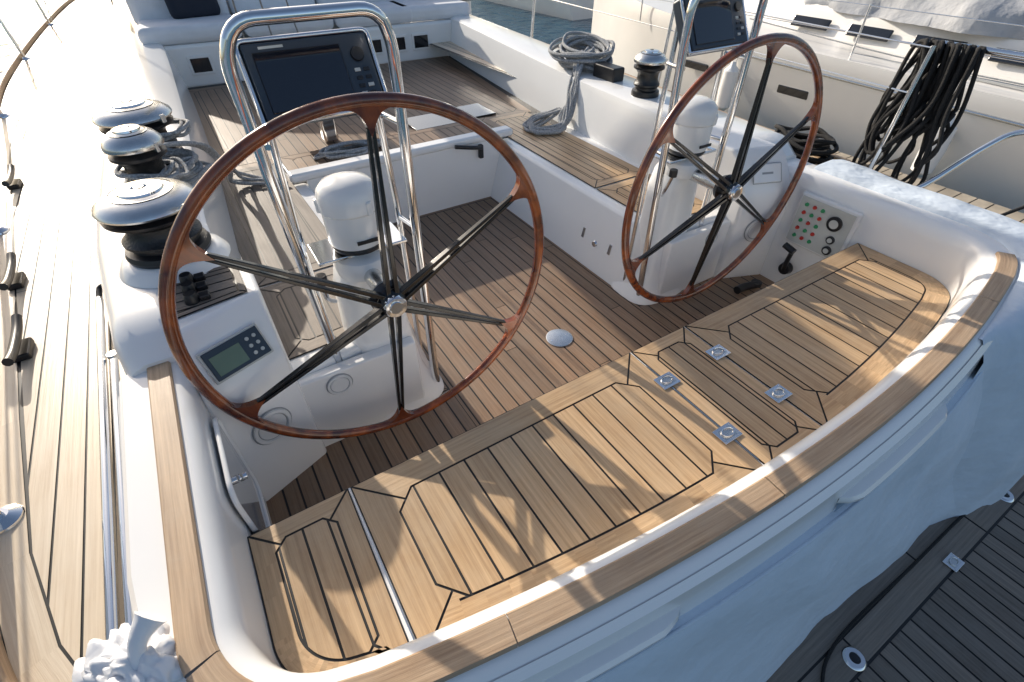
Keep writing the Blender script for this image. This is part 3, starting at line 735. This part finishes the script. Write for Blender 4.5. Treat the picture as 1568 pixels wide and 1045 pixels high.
for i in range(9):
    t=i/8;y=6.75+1.6*t
    for k in range(13):
        a=math.pi*k/12;hz=1.05*math.sin(min(1,.35+.65*(1-t))*math.pi/2);vs.append((1.35*math.cos(a),y,.85+hz*max(0,math.sin(a))**.6))
for i in range(8):
    for k in range(12): fs.append((i*13+k,i*13+k+1,(i+1)*13+k+1,(i+1)*13+k))
mk('hood',vs,fs,'navy',dg)
# ================================================================= surroundings
mk('water',[(-900,-900,-1.15),(900,-900,-1.15),(900,900,-1.15),(-900,900,-1.15)],[(0,1,2,3)],'water',None,smooth=False)
pt=empty('pontoon')
box('body',(3.75,1.5,-.72),(2.7,22,.3),'white2',pt,bevel=.02)
box('deck_base',(3.75,1.5,-.556),(2.7,22,.03),'caulk',pt,bevel=0)
pb=PB();strips(pb,[(2.4,-9),(5.1,-9),(5.1,12.5),(2.4,12.5)],-.535,.14,90,.012);pb.done('boards','concrete',pt)
box('edge_beam',(2.36,1.5,-.54),(.08,22,.12),'concrete',pt,bevel=.01)
def neighbour(x0,y0,L,seed,beam=3.8,z=0.0):
    random.seed(seed)
    g=empty('moored_yacht',(x0,y0,z));ks=24;vs=[];fs=[]
    for i in range(ks+1):
        t=i/ks;y=t*L;b=beam/2*(.86+.14*math.sin(min(t*1.7,1)*math.pi/2))*(1-max(0,(t-.55)/.45)**2.2*.97)
        sh=.62+.35*t*t
        hp=[(-b*.70,-1.25),(-b*.84,-.6),(-b*.93,-.1),(-b*.985,sh-.16),(-b*.99,sh-.13),(-b*.99,sh-.02),(-b*.985,sh+.03),(-b*.965,sh+.03),(-b*.96,sh),(0,sh+.06)]
        pr=hp+[(-x,zz) for x,zz in hp[::-1][1:]]
        for x,zz in pr: vs.append((x+beam/2,y,zz))
        m=len(pr)
    for i in range(ks):
        for k in range(m-1): fs.append((i*m+k,(i+1)*m+k,(i+1)*m+k+1,i*m+k+1))
    fs.append(tuple(range(m)))
    fixn(mk('hull',vs,fs,'hullwhite',g,ang=30))
    cx=beam/2
    prism('coachroof',[(cx-1.1,L*.30),(cx+1.1,L*.30),(cx+1.0,L*.6),(cx+.4,L*.76),(cx-.4,L*.76),(cx-1.0,L*.6)],.62,1.08,'hullwhite',g,bevel=.1,seg=4,top=[(cx-.85,L*.31),(cx+.85,L*.31),(cx+.75,L*.58),(cx+.25,L*.70),(cx-.25,L*.70),(cx-.75,L*.58)])
    for s in(-1,1):
        for k in range(4):
            box('window',(cx+s*(1.00-.02*k),L*(.35+.065*k),.86),(.03,.52,.13),'glass',g,rot=(0,s*-29,0),bevel=.03)
        box('cockpit_coaming',(cx+s*.95,L*.16,.78),(.22,L*.26,.28),'hullwhite',g,bevel=.08,seg=4)
        lathe('winch',[(0,.16),(.07,.16),(.085,.13),(.06,.11),(.055,.04),(.075,0),(0,0)],(cx+s*.95,L*.13,.92),'satin',g,seg=20)
        for k in range(5): box('hull_port',(cx+s*beam/2*.955,1.3+k*1.55,.28),(.03,.42,.10),'glass',g,rot=(0,s*6,0),bevel=.02)
        tube('rub_strake',[(cx+s*(beam/2*.87),.1,.46),(cx+s*beam/2*.955,L*.3,.50),(cx+s*beam/2*.99,L*.55,.56)],.018,'satin',g,seg=8)
        tube('jib_sheet',[(cx+s*.95,L*.13,1.0),(cx+s*1.35,L*.30,.72),(cx+s*1.3,L*.6,.85)],.008,'ropew',g,seg=6,sub=4)
        box('genoa_track',(cx+s*1.38,L*.36,.70),(.035,L*.24,.025),'satin',g,bevel=.004)
        for k in range(6):
            y=.4+k*1.7;tube('stanchion',[(cx+s*(beam/2*.88),y,.64),(cx+s*beam/2*.89,y,1.22)],.012,'chrome',g,seg=8)
        for zz in(.95,1.21): tube('lifeline',[(cx+s*beam/2*.89,.4,zz),(cx+s*beam/2*.89,8.9,zz)],.005,'chrome',g,seg=6)
        tube('cabin_handrail',[(cx+s*.78,L*.34,1.09),(cx+s*.78,L*.345,1.14),(cx+s*.72,L*.56,1.14),(cx+s*.72,L*.565,1.09)],.014,'mahog',g,seg=8)
    box('cockpit_well',(cx,L*.15,.655),(1.6,3.0,.05),'white2',g,bevel=.01);box('cockpit_floor',(cx,L*.15,.685),(1.1,2.7,.01),'deck',g,bevel=0)
    tube('mast',[(cx,L*.52,1),(cx,L*.52,15)],.09,'satin',g,seg=12)
    tube('boom_cover',[(cx,L*.51,2.1),(cx,L*.3,2.0),(cx,L*.1,1.95)],lambda t:.22-.08*t,'sailcover',g,sub=6,seg=12)
    for k in range(3):
        fx=cx-beam/2-.04
        lathe('fender',[(0,.33),(.03,.33),(.04,.28),(.10,.22),(.11,0),(.10,-.22),(.04,-.28),(0,-.28)],(fx,1.6+k*2.6,.15),'white',g,seg=16)
        tube('fender_line',[(fx,1.6+k*2.6,.45),(cx-beam/2*.9,1.6+k*2.6,.66)],.005,'ropew',g,seg=5)
    return g
neighbour(5.25,-2.2,12,1,z=-.42);neighbour(9.6,-1.5,12.5,2,z=-.35);neighbour(14.2,-1,12,3);neighbour(9.5,14.5,11,5);neighbour(19,0,12,6)
def sailheap(name,c,s):
    vs=[];fs=[];nu,nv=60,14
    for i in range(nu+1):
        for k in range(nv+1):
            u=i/nu;a=math.pi*k/nv
            h=math.sin(math.pi*min(1,max(0,u)))**.4
            d=1+.22*noise.noise(Vector((u*9,k*.35,2)))+.12*abs(noise.noise(Vector((u*22,k*.6,7))))
            vs.append((c[0]+s[0]*math.cos(a)*d*(.3+.7*h),c[1]+s[1]*(u-.5),c[2]+s[2]*math.sin(a)*d*h))
    for i in range(nu):
        for k in range(nv): q=i*(nv+1)+k;fs.append((q,q+nv+1,q+nv+2,q+1))
    g=empty(name);mk('folds',vs,fs,'sailcover',g,ang=180)
sailheap('folded_sail',(7.0,2.6,.58),(.80,4.6,.44))
bt=empty('mooring_line')
tube('line',[(1.8,5.0,.55),(2.6,3.6,.0),(3.2,2.2,-.3),(3.9,.6,-.45)],.014,'ropeb',bt,sub=6,seg=7);tube('line',[(1.95,1.8,.55),(2.9,1.2,-.1),(4.2,1.0,-.30),(5.3,.6,.2)],.014,'ropeb',bt,sub=6,seg=7)
q=empty('quay');box('quay_wall',(0,48,-.4),(160,6,1.6),'concrete',q,bevel=.02)
pd=empty('dock_pedestal',(3.6,9.2,-.53));box('body',(0,0,.45),(.28,.28,.9),'white2',pd,bevel=.03);box('cap',(0,0,.93),(.34,.34,.08),'bezel',pd,bevel=.02);box('socket',(0,-.142,.6),(.14,.02,.2),'glass',pd,bevel=.004)
# ================================================================= light, camera
az,el=-9,25
S=Vector((math.sin(R(az))*math.cos(R(el)),math.cos(R(az))*math.cos(R(el)),math.sin(R(el))))
sl=bpy.data.lights.new('sun','SUN');sl.energy=5;sl.angle=R(.5);sl.color=(1,.91,.78)
so=bpy.data.objects.new('sun',sl);link(so);so.rotation_euler=(-S).to_track_quat('-Z','Y').to_euler()
w=bpy.data.worlds.new('World');scene.world=w;w.use_nodes=True;nt=w.node_tree
sk=nt.nodes.new('ShaderNodeTexSky');sk.sky_type='NISHITA';sk.sun_disc=False;sk.sun_elevation=R(el);sk.sun_rotation=R(az);sk.dust_density=2.5
bg=nt.nodes['Background'];bg.inputs['Strength'].default_value=.15;nt.links.new(sk.outputs['Color'],bg.inputs['Color'])
cd=bpy.data.cameras.new('camera');cd.sensor_width=36;cd.lens=17.31;cd.clip_end=2000;cd.clip_start=.02
co=bpy.data.objects.new('camera',cd);link(co);co.location=(-1.116,0,1.6);co.rotation_euler=(R(48.4),0,R(-32.1));scene.camera=co
